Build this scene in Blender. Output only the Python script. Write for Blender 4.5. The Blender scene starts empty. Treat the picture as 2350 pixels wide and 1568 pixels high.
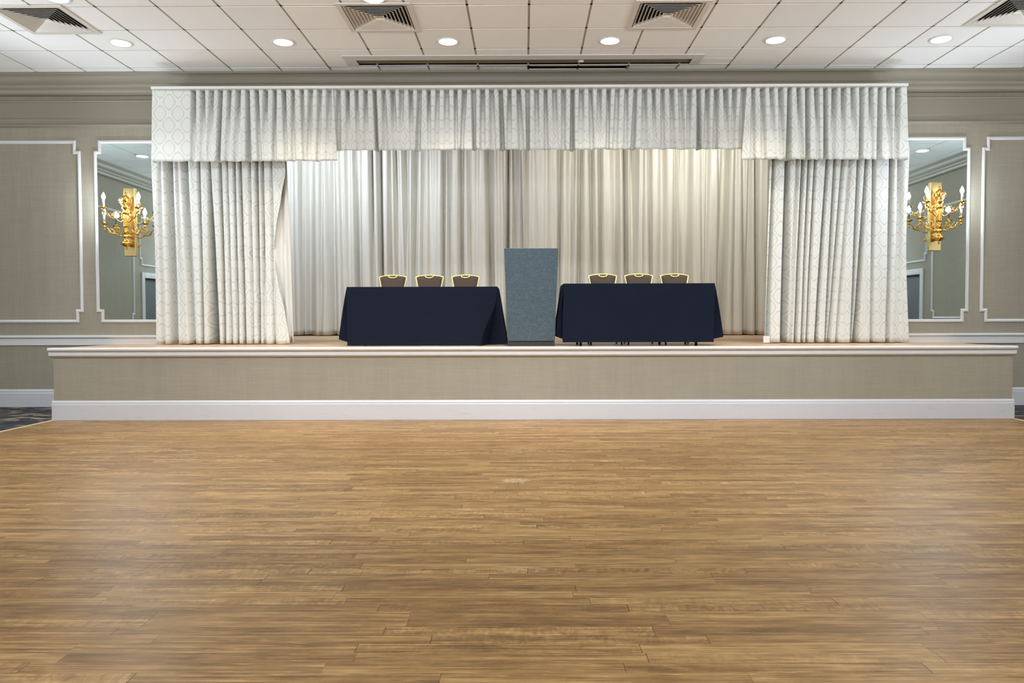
import bpy, bmesh, math, random
from mathutils import Vector, Matrix, noise

PI = math.pi
random.seed(7)
S = bpy.context.scene
COL = S.collection

# ------------------------------------------------------------------ camera geometry (2350 x 1568 frame)
W_PX, H_PX = 2350.0, 1568.0
F_PX = 1746.0
CX, CY = 1194.0, 784.0
CAM_H = 1.22
CEIL = CAM_H + 3.32          # 4.54
_yc = Vector((9.0 / F_PX, 55.0 / F_PX, -1.0)).normalized()
_xc = Vector((1.0, 0.0026, 0.0)); _xc = (_xc - _yc * _xc.dot(_yc)).normalized()
_zc = _xc.cross(_yc)
CAM_R = Matrix(((_xc[0], _xc[1], _xc[2]), (_yc[0], _yc[1], _yc[2]), (_zc[0], _zc[1], _zc[2])))
CAM_P = Vector((0, 0, CAM_H))


def ray(px, py):
    return CAM_R @ Vector(((px - CX) / F_PX, -(py - CY) / F_PX, -1.0))


def at(px, py, Y):
    d = ray(px, py)
    return CAM_P + d * (Y / d.y)


def atx(px, Y, py=729):
    return at(px, py, Y).x


def atz(py, Y, px=1203):
    return at(px, py, Y).z


cam = bpy.data.cameras.new('camera')
cam.sensor_fit = 'HORIZONTAL'
cam.sensor_width = 36.0
cam.lens = F_PX / W_PX * 36.0
cam.shift_x = -(CX - W_PX / 2) / W_PX
cam.shift_y = (CY - H_PX / 2) / W_PX
cam.clip_start = 0.05
cam_o = bpy.data.objects.new('camera', cam)
COL.objects.link(cam_o)
cam_o.matrix_world = Matrix.Translation(CAM_P) @ CAM_R.to_4x4()
S.camera = cam_o

# main depths / sizes
ZW = 10.47           # stage wall
ZS = 9.10            # stage front
ZB = 15.2            # back curtain
ST = 0.864           # stage floor height
XL, XR = -9.0, 9.0   # side walls
YR = -6.5            # rear wall
FXL, FXR = -5.66, 5.83

# ------------------------------------------------------------------ node helpers
def new_mat(name):
    m = bpy.data.materials.new(name)
    m.use_nodes = True
    nt = m.node_tree
    nt.nodes.clear()
    out = nt.nodes.new('ShaderNodeOutputMaterial')
    b = nt.nodes.new('ShaderNodeBsdfPrincipled')
    nt.links.new(b.outputs[0], out.inputs[0])
    return m, nt, b


class G:
    """small node graph helper"""
    def __init__(s, nt):
        s.nt = nt

    def n(s, t, **kw):
        x = s.nt.nodes.new(t)
        for k, v in kw.items():
            setattr(x, k, v)
        return x

    def put(s, sock, v):
        if isinstance(v, bpy.types.NodeSocket):
            s.nt.links.new(v, sock)
        elif v is not None:
            sock.default_value = v

    def m(s, op, a, b=None, c=None, clamp=False):
        x = s.n('ShaderNodeMath', operation=op)
        x.use_clamp = clamp
        s.put(x.inputs[0], a)
        if b is not None: s.put(x.inputs[1], b)
        if c is not None: s.put(x.inputs[2], c)
        return x.outputs[0]

    def mix(s, fac, a, b, blend='MIX'):
        x = s.n('ShaderNodeMix', data_type='RGBA', blend_type=blend)
        s.put(x.inputs[0], fac)
        s.put(x.inputs[6], a if isinstance(a, bpy.types.NodeSocket) else (*a, 1))
        s.put(x.inputs[7], b if isinstance(b, bpy.types.NodeSocket) else (*b, 1))
        return x.outputs[2]

    def coord(s, which='Object'):
        return s.n('ShaderNodeTexCoord').outputs[which]

    def mapping(s, v, scale=(1, 1, 1), loc=(0, 0, 0)):
        x = s.n('ShaderNodeMapping')
        s.put(x.inputs[0], v)
        x.inputs['Scale'].default_value = scale
        x.inputs['Location'].default_value = loc
        return x.outputs[0]

    def noise(s, v, scale=5, detail=3, rough=0.5, dist=0.0, dim='3D'):
        x = s.n('ShaderNodeTexNoise', noise_dimensions=dim)
        s.put(x.inputs['Vector'], v)
        x.inputs['Scale'].default_value = scale
        x.inputs['Detail'].default_value = detail
        x.inputs['Roughness'].default_value = rough
        x.inputs['Distortion'].default_value = dist
        return x.outputs[0]

    def white(s, v):
        x = s.n('ShaderNodeTexWhiteNoise', noise_dimensions='3D')
        s.put(x.inputs[0], v)
        return x.outputs[0]

    def sep(s, v):
        x = s.n('ShaderNodeSeparateXYZ'); s.put(x.inputs[0], v)
        return x.outputs

    def comb(s, a, b, c=0.0):
        x = s.n('ShaderNodeCombineXYZ')
        s.put(x.inputs[0], a); s.put(x.inputs[1], b); s.put(x.inputs[2], c)
        return x.outputs[0]

    def ramp(s, fac, stops):
        x = s.n('ShaderNodeValToRGB')
        e = x.color_ramp.elements
        while len(e) < len(stops):
            e.new(0.5)
        for el, (p, c) in zip(e, stops):
            el.position = p
            el.color = (*c, 1) if len(c) == 3 else c
        s.put(x.inputs[0], fac)
        return x.outputs[0]

    def rng(s, v, a, b, c=0.0, d=1.0, smooth=False):
        x = s.n('ShaderNodeMapRange')
        if smooth: x.interpolation_type = 'SMOOTHSTEP'
        s.put(x.inputs[0], v)
        x.inputs[1].default_value = a; x.inputs[2].default_value = b
        x.inputs[3].default_value = c; x.inputs[4].default_value = d
        return x.outputs[0]

    def bump(s, h, strength=0.2, dist=0.01):
        x = s.n('ShaderNodeBump')
        x.inputs['Strength'].default_value = strength
        x.inputs['Distance'].default_value = dist
        s.put(x.inputs['Height'], h)
        return x.outputs[0]


def srgb(r, g, b):
    def f(c):
        c /= 255.0
        return c / 12.92 if c <= 0.04045 else ((c + 0.055) / 1.055) ** 2.4
    return (f(r), f(g), f(b))


def simple(name, col, rough=0.5, metal=0.0, var=0.06, vscale=8.0, bump=0.0, bscale=60.0, spec=0.5, emit=None, estr=0.0):
    m, nt, b = new_mat(name)
    g = G(nt)
    co = g.coord()
    n = g.noise(co, vscale, 4, 0.6)
    lo = tuple(c * (1 - var) for c in col); hi = tuple(min(1, c * (1 + var)) for c in col)
    g.put(b.inputs['Base Color'], g.mix(n, lo, hi))
    b.inputs['Roughness'].default_value = rough
    b.inputs['Metallic'].default_value = metal
    b.inputs['Specular IOR Level'].default_value = spec
    if bump:
        g.put(b.inputs['Normal'], g.bump(g.noise(co, bscale, 4, 0.6), bump, 0.004))
    if emit:
        b.inputs['Emission Color'].default_value = (*emit, 1)
        b.inputs['Emission Strength'].default_value = estr
    return m


# ------------------------------------------------------------------ materials
M = {}

def mat_wood(name, tones, plank_w, plank_l, rough, scuffs=(), grain=1.0):
    m, nt, b = new_mat(name); g = G(nt)
    co = g.coord()
    x, y, z = g.sep(co)
    ry = g.m('DIVIDE', y, plank_w)
    row = g.m('FLOOR', ry)
    fy = g.m('SUBTRACT', ry, row)
    off = g.m('MULTIPLY', g.white(g.comb(row, 3.7, 1.0)), 7.0)
    rx = g.m('ADD', g.m('DIVIDE', x, plank_l), off)
    cell = g.m('FLOOR', rx)
    fx = g.m('SUBTRACT', rx, cell)
    pid = g.white(g.comb(cell, row, 2.0))
    pid2 = g.white(g.comb(cell, row, 9.0))
    # grain, offset per plank
    gv = g.comb(g.m('ADD', x, g.m('MULTIPLY', pid, 31.0)), g.m('ADD', y, g.m('MULTIPLY', pid2, 17.0)), pid)
    g1 = g.noise(g.mapping(gv, (1.5, 60, 1)), 1.0, 5, 0.62, 0.3)
    g2 = g.noise(g.mapping(gv, (2.4, 210, 1)), 1.0, 3, 0.6)
    fig = g.noise(g.mapping(gv, (26, 11, 1)), 1.0, 3, 0.55, 1.2)       # cross figure
    figm = g.m('MULTIPLY', g.rng(pid2, 0.5, 0.8), 0.8)
    blot = g.noise(g.mapping(gv, (5.0, 20, 1)), 1.0, 3, 0.6)
    t = g.m('ADD', g.m('MULTIPLY', g.m('SUBTRACT', g1, 0.5), 1.0 * grain), 0.5)
    t = g.m('ADD', t, g.m('MULTIPLY', g.m('SUBTRACT', g2, 0.5), 1.0 * grain))
    t = g.m('ADD', t, g.m('MULTIPLY', g.m('SUBTRACT', pid, 0.5), 0.26))
    t = g.m('ADD', t, g.m('MULTIPLY', g.m('SUBTRACT', fig, 0.5), figm))
    t = g.m('ADD', t, g.m('MULTIPLY', g.m('SUBTRACT', blot, 0.5), 0.8))
    col = g.ramp(t, [(0.0, tones[0]), (0.38, tones[1]), (0.62, tones[2]), (1.0, tones[3])])
    # knots / light flecks
    fl = g.noise(g.mapping(gv, (9, 75, 1)), 1.0, 3, 0.6)
    col = g.mix(g.m('MULTIPLY', g.rng(fl, 0.60, 0.76), 0.55), col, tones[3])
    # joints
    ex = g.m('MULTIPLY', g.m('MINIMUM', fx, g.m('SUBTRACT', 1.0, fx)), plank_l)
    ey = g.m('MULTIPLY', g.m('MINIMUM', fy, g.m('SUBTRACT', 1.0, fy)), plank_w)
    jx = g.m('MULTIPLY', g.m('LESS_THAN', ex, 0.0018), g.rng(pid2, 0.35, 0.6, 0.15, 0.9))
    jy = g.m('MULTIPLY', g.m('LESS_THAN', ey, 0.0012), 0.32)
    j = g.m('MAXIMUM', jx, jy)
    col = g.mix(j, col, tuple(c * 0.22 for c in tones[0]))
    for (sx, sy, rx_, ry_, amt) in scuffs:
        dx = g.m('DIVIDE', g.m('SUBTRACT', x, sx), rx_); dy = g.m('DIVIDE', g.m('SUBTRACT', y, sy), ry_)
        d = g.m('ADD', g.m('MULTIPLY', dx, dx), g.m('MULTIPLY', dy, dy))
        nn = g.noise(g.mapping(co, (40, 40, 1)), 1.0, 4, 0.7)
        msk = g.m('MULTIPLY', g.rng(d, 0.2, 1.0, 1.0, 0.0, True), g.rng(nn, 0.4, 0.62))
        col = g.mix(g.m('MULTIPLY', msk, amt), col, srgb(205, 185, 160))
    g.put(b.inputs['Base Color'], col)
    rr = g.m('ADD', g.m('MULTIPLY', g.noise(g.mapping(gv, (6, 40, 1)), 1.0, 3, 0.6), 0.12), rough - 0.06)
    g.put(b.inputs['Roughness'], rr)
    hgt = g.m('SUBTRACT', g.m('ADD', g.m('MULTIPLY', g2, 0.35), g.m('MULTIPLY', g1, 0.3)), g.m('MULTIPLY', j, 1.0))
    g.put(b.inputs['Normal'], g.bump(hgt, 0.12, 0.002))
    b.inputs['Specular IOR Level'].default_value = 0.4
    return m


_sc = at(1180, 1103, 1)
def ground(px, py, z=0.0):
    d = ray(px, py); k = (z - CAM_H) / d.z
    return CAM_P + d * k
_s1 = ground(1180, 1103); _s2 = ground(1200, 1308)
M['floor'] = mat_wood('oak_plank_floor', [srgb(84, 59, 30), srgb(124, 91, 51), srgb(152, 117, 70), srgb(190, 156, 104)],
                      0.078, 1.05, 0.40, scuffs=[(_s1.x, _s1.y, 0.13, 0.09, 0.6), (_s2.x, _s2.y, 0.14, 0.05, 0.25)])
M['stage_floor'] = mat_wood('stage_floor', [srgb(170, 130, 96), srgb(196, 158, 120), srgb(212, 176, 138), srgb(226, 194, 158)],
                            0.06, 1.2, 0.35, grain=0.5)


def mat_wallpaper(name, col):
    m, nt, b = new_mat(name); g = G(nt)
    co = g.coord()
    v1 = g.noise(g.mapping(co, (120, 120, 3.0)), 1.0, 3, 0.6)
    h1 = g.noise(g.mapping(co, (3.0, 3.0, 130)), 1.0, 3, 0.6)
    bl = g.noise(co, 1.3, 4, 0.6)
    st = g.noise(g.mapping(co, (9, 9, 0.5)), 1.0, 3, 0.5)
    t = g.m('ADD', g.m('MULTIPLY', g.m('ADD', v1, h1), 0.32), g.m('MULTIPLY', g.m('ADD', bl, st), 0.18))
    c = g.ramp(t, [(0.3, tuple(k * 0.82 for k in col)), (0.7, tuple(min(1, k * 1.18) for k in col))])
    g.put(b.inputs['Base Color'], c)
    b.inputs['Roughness'].default_value = 0.62
    b.inputs['Specular IOR Level'].default_value = 0.3
    g.put(b.inputs['Normal'], g.bump(g.m('ADD', v1, h1), 0.12, 0.002))
    return m


M['wall'] = mat_wallpaper('linen_wallpaper', srgb(153, 145, 129))
M['crown'] = simple('greige_paint', srgb(138, 130, 114), 0.45, var=0.03, vscale=3)
M['trim'] = simple('white_trim_paint', srgb(216, 214, 213), 0.4, var=0.03, vscale=6)


def mat_baseboard():
    m, nt, b = new_mat('scuffed_white_paint'); g = G(nt)
    co = g.coord()
    n1 = g.noise(g.mapping(co, (3, 3, 20)), 1.0, 5, 0.7)
    n2 = g.noise(g.mapping(co, (9, 9, 60)), 1.0, 4, 0.7)
    msk = g.m('MULTIPLY', g.rng(n1, 0.55, 0.75), g.rng(n2, 0.5, 0.7))
    c = g.mix(g.m('MULTIPLY', msk, 0.7), srgb(200, 199, 202), srgb(150, 144, 138))
    g.put(b.inputs['Base Color'], c)
    b.inputs['Roughness'].default_value = 0.42
    return m


M['base'] = mat_baseboard()


def mat_tile():
    m, nt, b = new_mat('ceiling_tile'); g = G(nt)
    co = g.coord()
    x, y, z = g.sep(co)
    ix = g.m('FLOOR', g.m('DIVIDE', g.m('SUBTRACT', x, 0.06), 0.659))
    iy = g.m('FLOOR', g.m('DIVIDE', g.m('SUBTRACT', y, 8.17), 0.659))
    pid = g.white(g.comb(ix, iy, 1.0))
    n = g.noise(co, 2.0, 4, 0.6)
    t = g.m('ADD', g.m('MULTIPLY', pid, 0.6), g.m('MULTIPLY', n, 0.4))
    c = g.mix(t, srgb(237, 237, 236), srgb(246, 246, 245))
    g.put(b.inputs['Base Color'], c)
    b.inputs['Roughness'].default_value = 0.85
    g.put(b.inputs['Normal'], g.bump(g.noise(co, 300, 2, 0.6), 0.1, 0.001))
    return m


M['tile'] = mat_tile()
M['tbar'] = simple('ceiling_grid_bar', srgb(168, 160, 142), 0.6, var=0.05)
M['void'] = simple('dark_void', (0.006, 0.005, 0.004), 0.9, var=0.1)
M['slot_inside'] = simple('brown_metal_slot', srgb(128, 117, 94), 0.55, var=0.08, vscale=2)
M['vent'] = simple('vent_enamel', srgb(214, 208, 198), 0.45, var=0.03)
M['vent_shade'] = simple('vent_throat_shade', (0.012, 0.013, 0.013), 0.8)
M['mirror'] = None


def mat_mirror():
    m, nt, b = new_mat('tinted_mirror'); g = G(nt)
    n = g.noise(g.coord(), 1.5, 2, 0.5)
    g.put(b.inputs['Base Color'], g.mix(n, (0.76, 0.88, 0.88), (0.78, 0.90, 0.90)))
    b.inputs['Metallic'].default_value = 1.0
    b.inputs['Roughness'].default_value = 0.015
    return m


M['mirror'] = mat_mirror()
M['brass'] = simple('polished_brass', srgb(226, 178, 84), 0.16, 1.0, var=0.08, vscale=14)
M['brass_plate'] = simple('brushed_brass', srgb(205, 178, 120), 0.28, 1.0, var=0.1, vscale=8)
M['candle'] = simple('white_candle_sleeve', srgb(240, 238, 232), 0.4, var=0.02)
M['bulb'] = simple('lit_bulb', (1, 1, 1), 0.3, var=0.0, emit=(0.90, 0.96, 1.0), estr=60)
M['lens'] = simple('lit_lens', (1, 1, 1), 0.3, var=0.0, emit=(1.0, 0.99, 0.98), estr=14)
M['gold'] = simple('pale_gold_frame', srgb(228, 218, 148), 0.34, 0.4, var=0.08, vscale=10)
M['chair_fabric'] = simple('taupe_chair_fabric', srgb(82, 67, 58), 0.9, var=0.16, vscale=140, bump=0.25, bscale=400)
M['plywood'] = simple('laminate_table_top', srgb(150, 124, 96), 0.45, var=0.1)
M['dark_metal'] = simple('black_steel_shaded_leg', (0.012, 0.012, 0.014), 0.4, 0.4)
M['strip'] = simple('brass_edge_strip', srgb(214, 200, 165), 0.35, 0.2, var=0.05)
M['dark_wood'] = simple('black_plinth', srgb(44, 45, 46), 0.6, var=0.12)
M['door'] = simple('grey_door', srgb(96, 100, 104), 0.5, var=0.05)
M['steel'] = simple('brushed_steel', srgb(180, 180, 178), 0.3, 1.0)
M['track'] = simple('track_white', srgb(226, 226, 224), 0.4, var=0.02)


def mat_navy():
    m, nt, b = new_mat('navy_tablecloth'); g = G(nt)
    co = g.coord()
    w = g.noise(g.mapping(co, (160, 160, 160)), 1.0, 2, 0.6)
    n = g.noise(co, 3.0, 3, 0.6)
    c = g.mix(g.m('ADD', g.m('MULTIPLY', w, 0.5), g.m('MULTIPLY', n, 0.5)), srgb(12, 17, 30), srgb(21, 29, 47))
    g.put(b.inputs['Base Color'], c)
    b.inputs['Roughness'].default_value = 0.8
    b.inputs['Specular IOR Level'].default_value = 0.12
    b.inputs['Sheen Weight'].default_value = 0.02
    b.inputs['Sheen Tint'].default_value = (0.6, 0.7, 1, 1)
    g.put(b.inputs['Normal'], g.bump(w, 0.08, 0.001))
    return m


M['navy'] = mat_navy()


def mat_felt():
    m, nt, b = new_mat('grey_blue_carpet_covering'); g = G(nt)
    co = g.coord()
    a = g.noise(g.mapping(co, (1, 1, 1.8)), 26, 6, 0.75, 1.0)
    f = g.noise(co, 90, 4, 0.7)
    t = g.m('ADD', g.m('MULTIPLY', a, 0.55), g.m('MULTIPLY', f, 0.45))
    c = g.ramp(t, [(0.3, srgb(48, 62, 70)), (0.5, srgb(67, 82, 91)), (0.72, srgb(96, 112, 121))])
    g.put(b.inputs['Base Color'], c)
    b.inputs['Roughness'].default_value = 0.95
    b.inputs['Sheen Weight'].default_value = 0.2
    g.put(b.inputs['Normal'], g.bump(t, 0.5, 0.006))
    return m


M['felt'] = mat_felt()


def mat_carpet():
    m, nt, b = new_mat('patterned_carpet'); g = G(nt)
    co = g.coord()
    n1 = g.noise(g.mapping(co, (1.6, 2.4, 1)), 1.0, 4, 0.65, 1.2)
    n2 = g.noise(g.mapping(co, (2.0, 3.2, 1), (4, 9, 0)), 1.0, 4, 0.65, 1.4)
    c = g.ramp(n1, [(0.36, srgb(22, 24, 34)), (0.44, srgb(40, 52, 70)), (0.52, srgb(58, 38, 34)), (0.57, srgb(150, 138, 112)), (0.66, srgb(40, 44, 52))])
    c = g.mix(g.rng(n2, 0.56, 0.62), c, srgb(168, 150, 122))
    c = g.mix(g.rng(n2, 0.34, 0.30), c, srgb(40, 74, 100))
    f = g.noise(co, 220, 2, 0.6)
    g.put(b.inputs['Base Color'], g.mix(g.m('MULTIPLY', f, 0.35), c, (0.01, 0.01, 0.012)))
    b.inputs['Roughness'].default_value = 0.95
    g.put(b.inputs['Normal'], g.bump(f, 0.4, 0.004))
    return m


M['carpet'] = mat_carpet()


def mat_damask(name, base, line, px=0.235, py=0.30):
    """ivory fabric woven with a staggered ogee lattice; UV in metres of cloth"""
    m, nt, b = new_mat(name); g = G(nt)
    u, v, _ = g.sep(g.coord('UV'))
    wob = g.m('MULTIPLY', g.m('SUBTRACT', g.noise(g.comb(u, v, 0.0), 3.0, 2, 0.5), 0.5), 0.25)
    a = g.m('COSINE', g.m('ADD', g.m('MULTIPLY', u, 2 * PI / px), wob))
    c_ = g.m('COSINE', g.m('ADD', g.m('MULTIPLY', v, 2 * PI / py), wob))
    gg = g.m('ABSOLUTE', g.m('ADD', a, c_))
    ln = g.rng(g.m('ABSOLUTE', g.m('SUBTRACT', gg, 0.55)), 0.10, 0.30, 1.0, 0.0, True)
    band = g.rng(gg, 0.25, 0.45, 1.0, 0.0)
    weave = g.noise(g.comb(g.m('MULTIPLY', u, 500), g.m('MULTIPLY', v, 120), 0.0), 1.0, 2, 0.6)
    c = g.mix(g.m('MULTIPLY', ln, 0.68), base, line)
    c = g.mix(g.m('MULTIPLY', band, 0.22), c, tuple(min(1, k * 1.12) for k in base))
    c = g.mix(g.m('MULTIPLY', weave, 0.18), c, tuple(k * 0.8 for k in base))
    g.put(b.inputs['Base Color'], c)
    g.put(b.inputs['Roughness'], g.m('ADD', g.m('MULTIPLY', ln, 0.25), 0.42))
    b.inputs['Specular IOR Level'].default_value = 0.35
    b.inputs['Sheen Weight'].default_value = 0.1
    g.put(b.inputs['Normal'], g.bump(g.m('ADD', g.m('MULTIPLY', ln, -0.15), g.m('MULTIPLY', weave, 0.3)), 0.12, 0.003))
    return m


M['damask'] = mat_damask('ivory_ogee_fabric', srgb(222, 224, 220), srgb(192, 193, 187))


def mat_satin():
    m, nt, b = new_mat('ivory_satin'); g = G(nt)
    u, v, _ = g.sep(g.coord('UV'))
    st = g.noise(g.comb(g.m('MULTIPLY', u, 45), g.m('MULTIPLY', v, 0.8), 0.0), 1.0, 4, 0.6)
    sl = g.noise(g.comb(g.m('MULTIPLY', u, 200), g.m('MULTIPLY', v, 2.5), 0.0), 1.0, 3, 0.6)
    t = g.m('ADD', g.m('MULTIPLY', st, 0.6), g.m('MULTIPLY', sl, 0.4))
    c = g.ramp(t, [(0.3, srgb(208, 205, 196)), (0.7, srgb(232, 230, 222))])
    g.put(b.inputs['Base Color'], c)
    b.inputs['Roughness'].default_value = 0.36
    b.inputs['Specular IOR Level'].default_value = 0.55
    wr = g.noise(g.comb(g.m('MULTIPLY', u, 14), g.m('MULTIPLY', v, 1.2), 0.0), 1.0, 4, 0.6, 0.5)
    g.put(b.inputs['Normal'], g.bump(g.m('ADD', st, wr), 0.35, 0.012))
    return m


M['satin'] = mat_satin()
M['lining'] = simple('white_lining', srgb(226, 226, 222), 0.55, var=0.03)


# ------------------------------------------------------------------ mesh helpers
def tag(o, label=None, cat=None, group=None, kind=None):
    if label: o['label'] = label
    if cat: o['category'] = cat
    if group: o['group'] = group
    if kind: o['kind'] = kind
    return o


def empty(name, loc=(0, 0, 0), rz=0.0):
    o = bpy.data.objects.new(name, None)
    o.location = loc; o.rotation_euler = (0, 0, rz)
    o.empty_display_size = 0.1
    COL.objects.link(o)
    return o


def link(name, bm, mats, parent=None, smooth=False, loc=None, bevel=0.0, seg=2, auto=None):
    bmesh.ops.recalc_face_normals(bm, faces=bm.faces)
    me = bpy.data.meshes.new(name)
    bm.to_mesh(me); bm.free()
    for mm in (mats if isinstance(mats, (list, tuple)) else [mats]):
        me.materials.append(mm)
    if smooth:
        for p in me.polygons: p.use_smooth = True
    o = bpy.data.objects.new(name, me)
    COL.objects.link(o)
    if parent: o.parent = parent
    if loc: o.location = loc
    if bevel:
        md = o.modifiers.new('bevel', 'BEVEL'); md.width = bevel; md.segments = seg; md.limit_method = 'ANGLE'
    return o


def box(bm, lo, hi, mi=0):
    x0, y0, z0 = lo; x1, y1, z1 = hi
    vs = [bm.verts.new(p) for p in ((x0, y0, z0), (x1, y0, z0), (x1, y1, z0), (x0, y1, z0), (x0, y0, z1), (x1, y0, z1), (x1, y1, z1), (x0, y1, z1))]
    for f in ((0, 3, 2, 1), (4, 5, 6, 7), (0, 1, 5, 4), (1, 2, 6, 5), (2, 3, 7, 6), (3, 0, 4, 7)):
        bm.faces.new([vs[i] for i in f]).material_index = mi


def obox(name, lo, hi, m, parent=None, bevel=0.0):
    bm = bmesh.new(); box(bm, lo, hi)
    return link(name, bm, m, parent, bevel=bevel)


def quad(bm, a, b, c, d, mi=0):
    f = bm.faces.new([bm.verts.new(p) for p in (a, b, c, d)]); f.material_index = mi
    return f


def lathe(bm, prof, c=(0, 0, 0), n=20, mi=0):
    rings = []
    for r, z in prof:
        rings.append([bm.verts.new((c[0] + max(r, 1e-4) * math.cos(2 * PI * k / n), c[1] + max(r, 1e-4) * math.sin(2 * PI * k / n), c[2] + z)) for k in range(n)])
    for a, b in zip(rings, rings[1:]):
        for k in range(n):
            bm.faces.new((a[k], a[(k + 1) % n], b[(k + 1) % n], b[k])).material_index = mi
    bm.faces.new(rings[0][::-1]); bm.faces.new(rings[-1])


def tube(bm, pts, r, n=8, closed=False):
    pts = [Vector(p) for p in pts]
    rings = []
    N = len(pts)
    up = None
    for i, p in enumerate(pts):
        if closed:
            d = pts[(i + 1) % N] - pts[i - 1]
        else:
            d = pts[min(i + 1, N - 1)] - pts[max(i - 1, 0)]
        d.normalize()
        if up is None:
            up = Vector((0, 0, 1)) if abs(d.z) < 0.9 else Vector((1, 0, 0))
        s = d.cross(up); s.normalize(); up = s.cross(d); up.normalize()
        rr = r(i / (N - 1)) if callable(r) else r
        rings.append([bm.verts.new(p + (s * math.cos(2 * PI * k / n) + up * math.sin(2 * PI * k / n)) * rr) for k in range(n)])
    pairs = list(zip(rings, rings[1:]))
    if closed: pairs.append((rings[-1], rings[0]))
    for a, b in pairs:
        for k in range(n):
            bm.faces.new((a[k], a[(k + 1) % n], b[(k + 1) % n], b[k]))
    if not closed:
        bm.faces.new(rings[0][::-1]); bm.faces.new(rings[-1])


def spline(cps, n=8):
    """Catmull-Rom through control points"""
    P = [Vector(p) for p in cps]
    P = [P[0] * 2 - P[1]] + P + [P[-1] * 2 - P[-2]]
    out = []
    for i in range(1, len(P) - 2):
        for k in range(n):
            t = k / n
            a, b, c, d = P[i - 1], P[i], P[i + 1], P[i + 2]
            out.append(0.5 * ((2 * b) + (c - a) * t + (2 * a - 5 * b + 4 * c - d) * t * t + (3 * b - a - 3 * c + d) * t ** 3))
    out.append(P[-2])
    return out


def prism_x(name, prof, x0, x1, m, kind='structure', parent=None):
    """closed (y,z) profile extruded along x"""
    bm = bmesh.new()
    a = [bm.verts.new((x0, y, z)) for y, z in prof]
    b = [bm.verts.new((x1, y, z)) for y, z in prof]
    n = len(prof)
    for i in range(n):
        bm.faces.new((a[i], a[(i + 1) % n], b[(i + 1) % n], b[i]))
    bm.faces.new(a[::-1]); bm.faces.new(b)
    o = link(name, bm, m, parent)
    if kind: o['kind'] = kind
    return o


def prism_y(name, prof, y0, y1, m, kind='structure'):
    """closed (x,z) profile extruded along y"""
    bm = bmesh.new()
    a = [bm.verts.new((x, y0, z)) for x, z in prof]
    b = [bm.verts.new((x, y1, z)) for x, z in prof]
    n = len(prof)
    for i in range(n):
        bm.faces.new((a[i], a[(i + 1) % n], b[(i + 1) % n], b[i]))
    bm.faces.new(a[::-1]); bm.faces.new(b)
    o = link(name, bm, m)
    if kind: o['kind'] = kind
    return o


def offset_poly(pts, d):
    """inward mitred offset of a counter-clockwise polygon"""
    n = len(pts); out = []
    for i in range(n):
        p0 = Vector(pts[i - 1]); p1 = Vector(pts[i]); p2 = Vector(pts[(i + 1) % n])
        e1 = (p1 - p0).normalized(); e2 = (p2 - p1).normalized()
        n1 = Vector((-e1.y, e1.x)); n2 = Vector((-e2.y, e2.x))
        k = 1 + n1.dot(n2)
        out.append(p1 + (n1 + n2) * (d / max(k, 0.2)))
    return out


def moulding(bm, pts, prof, to3d):
    """closed outline swept with profile [(inset, proud)], to3d(a, b, proud)"""
    loops = []
    for d, h in prof:
        loops.append([bm.verts.new(to3d(q[0], q[1], h)) for q in offset_poly(pts, d)])
    n = len(pts)
    for a, b in zip(loops, loops[1:]):
        for i in range(n):
            bm.faces.new((a[i], a[(i + 1) % n], b[(i + 1) % n], b[i]))


def notched(x0, x1, z0, z1, nw, nh):
    """ccw outline with square notches cut out of the four corners"""
    return [(x0 + nw, z0), (x1 - nw, z0), (x1 - nw, z0 + nh), (x1, z0 + nh), (x1, z1 - nh), (x1 - nw, z1 - nh), (x1 - nw, z1),
            (x0 + nw, z1), (x0 + nw, z1 - nh), (x0, z1 - nh), (x0, z0 + nh), (x0 + nw, z0 + nh)]


MOULD = [(0.0, 0.0), (0.0, 0.012), (0.010, 0.022), (0.026, 0.024), (0.036, 0.016), (0.044, 0.010), (0.044, 0.0)]

# ------------------------------------------------------------------ ROOM SHELL
bm = bmesh.new(); box(bm, (FXL, YR, -0.05), (FXR, ZS + 0.02, 0.0)); tag(link('floor', bm, M['floor']), kind='structure')
bm = bmesh.new()
box(bm, (XL, YR, -0.05), (FXL, ZW, -0.004)); box(bm, (FXR, YR, -0.05), (XR, ZW, -0.004))
tag(link('carpet', bm, M['carpet']), kind='structure')
prism_y('trim_1', [(FXL - 0.02, -0.004), (FXL + 0.02, -0.004), (FXL + 0.014, 0.006), (FXL - 0.014, 0.006)], YR, ZS - 0.005, M['strip'])
prism_y('trim_2', [(FXR - 0.02, -0.004), (FXR + 0.02, -0.004), (FXR + 0.014, 0.006), (FXR - 0.014, 0.006)], YR, ZS - 0.005, M['strip'])

# stage wall with the proscenium opening
OX0, OX1, OZ = -4.62, 4.72, 4.30
bm = bmesh.new()
box(bm, (XL - 0.1, ZW, 0), (OX0, ZW + 0.12, CEIL + 0.3))
box(bm, (OX1, ZW, 0), (XR + 0.1, ZW + 0.12, CEIL + 0.3))
box(bm, (OX0, ZW, OZ), (OX1, ZW + 0.12, CEIL + 0.3))
tag(link('wall_back', bm, M['wall']), kind='structure')
DZL0, DZL1, DH = 1.35, 2.92, 2.18
DZR0, DZR1 = 2.05, 3.58
for nm, X, s, d0, d1 in (('wall_left', XL, -1, DZL0, DZL1), ('wall_right', XR, 1, DZR0, DZR1)):
    bm = bmesh.new()
    xa, xb = sorted((X, X + s * 0.12))
    box(bm, (xa, YR, 0), (xb, d0, CEIL + 0.3)); box(bm, (xa, d1, 0), (xb, ZW, CEIL + 0.3)); box(bm, (xa, d0, DH), (xb, d1, CEIL + 0.3))
    tag(link(nm, bm, M['wall']), kind='structure')
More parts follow.
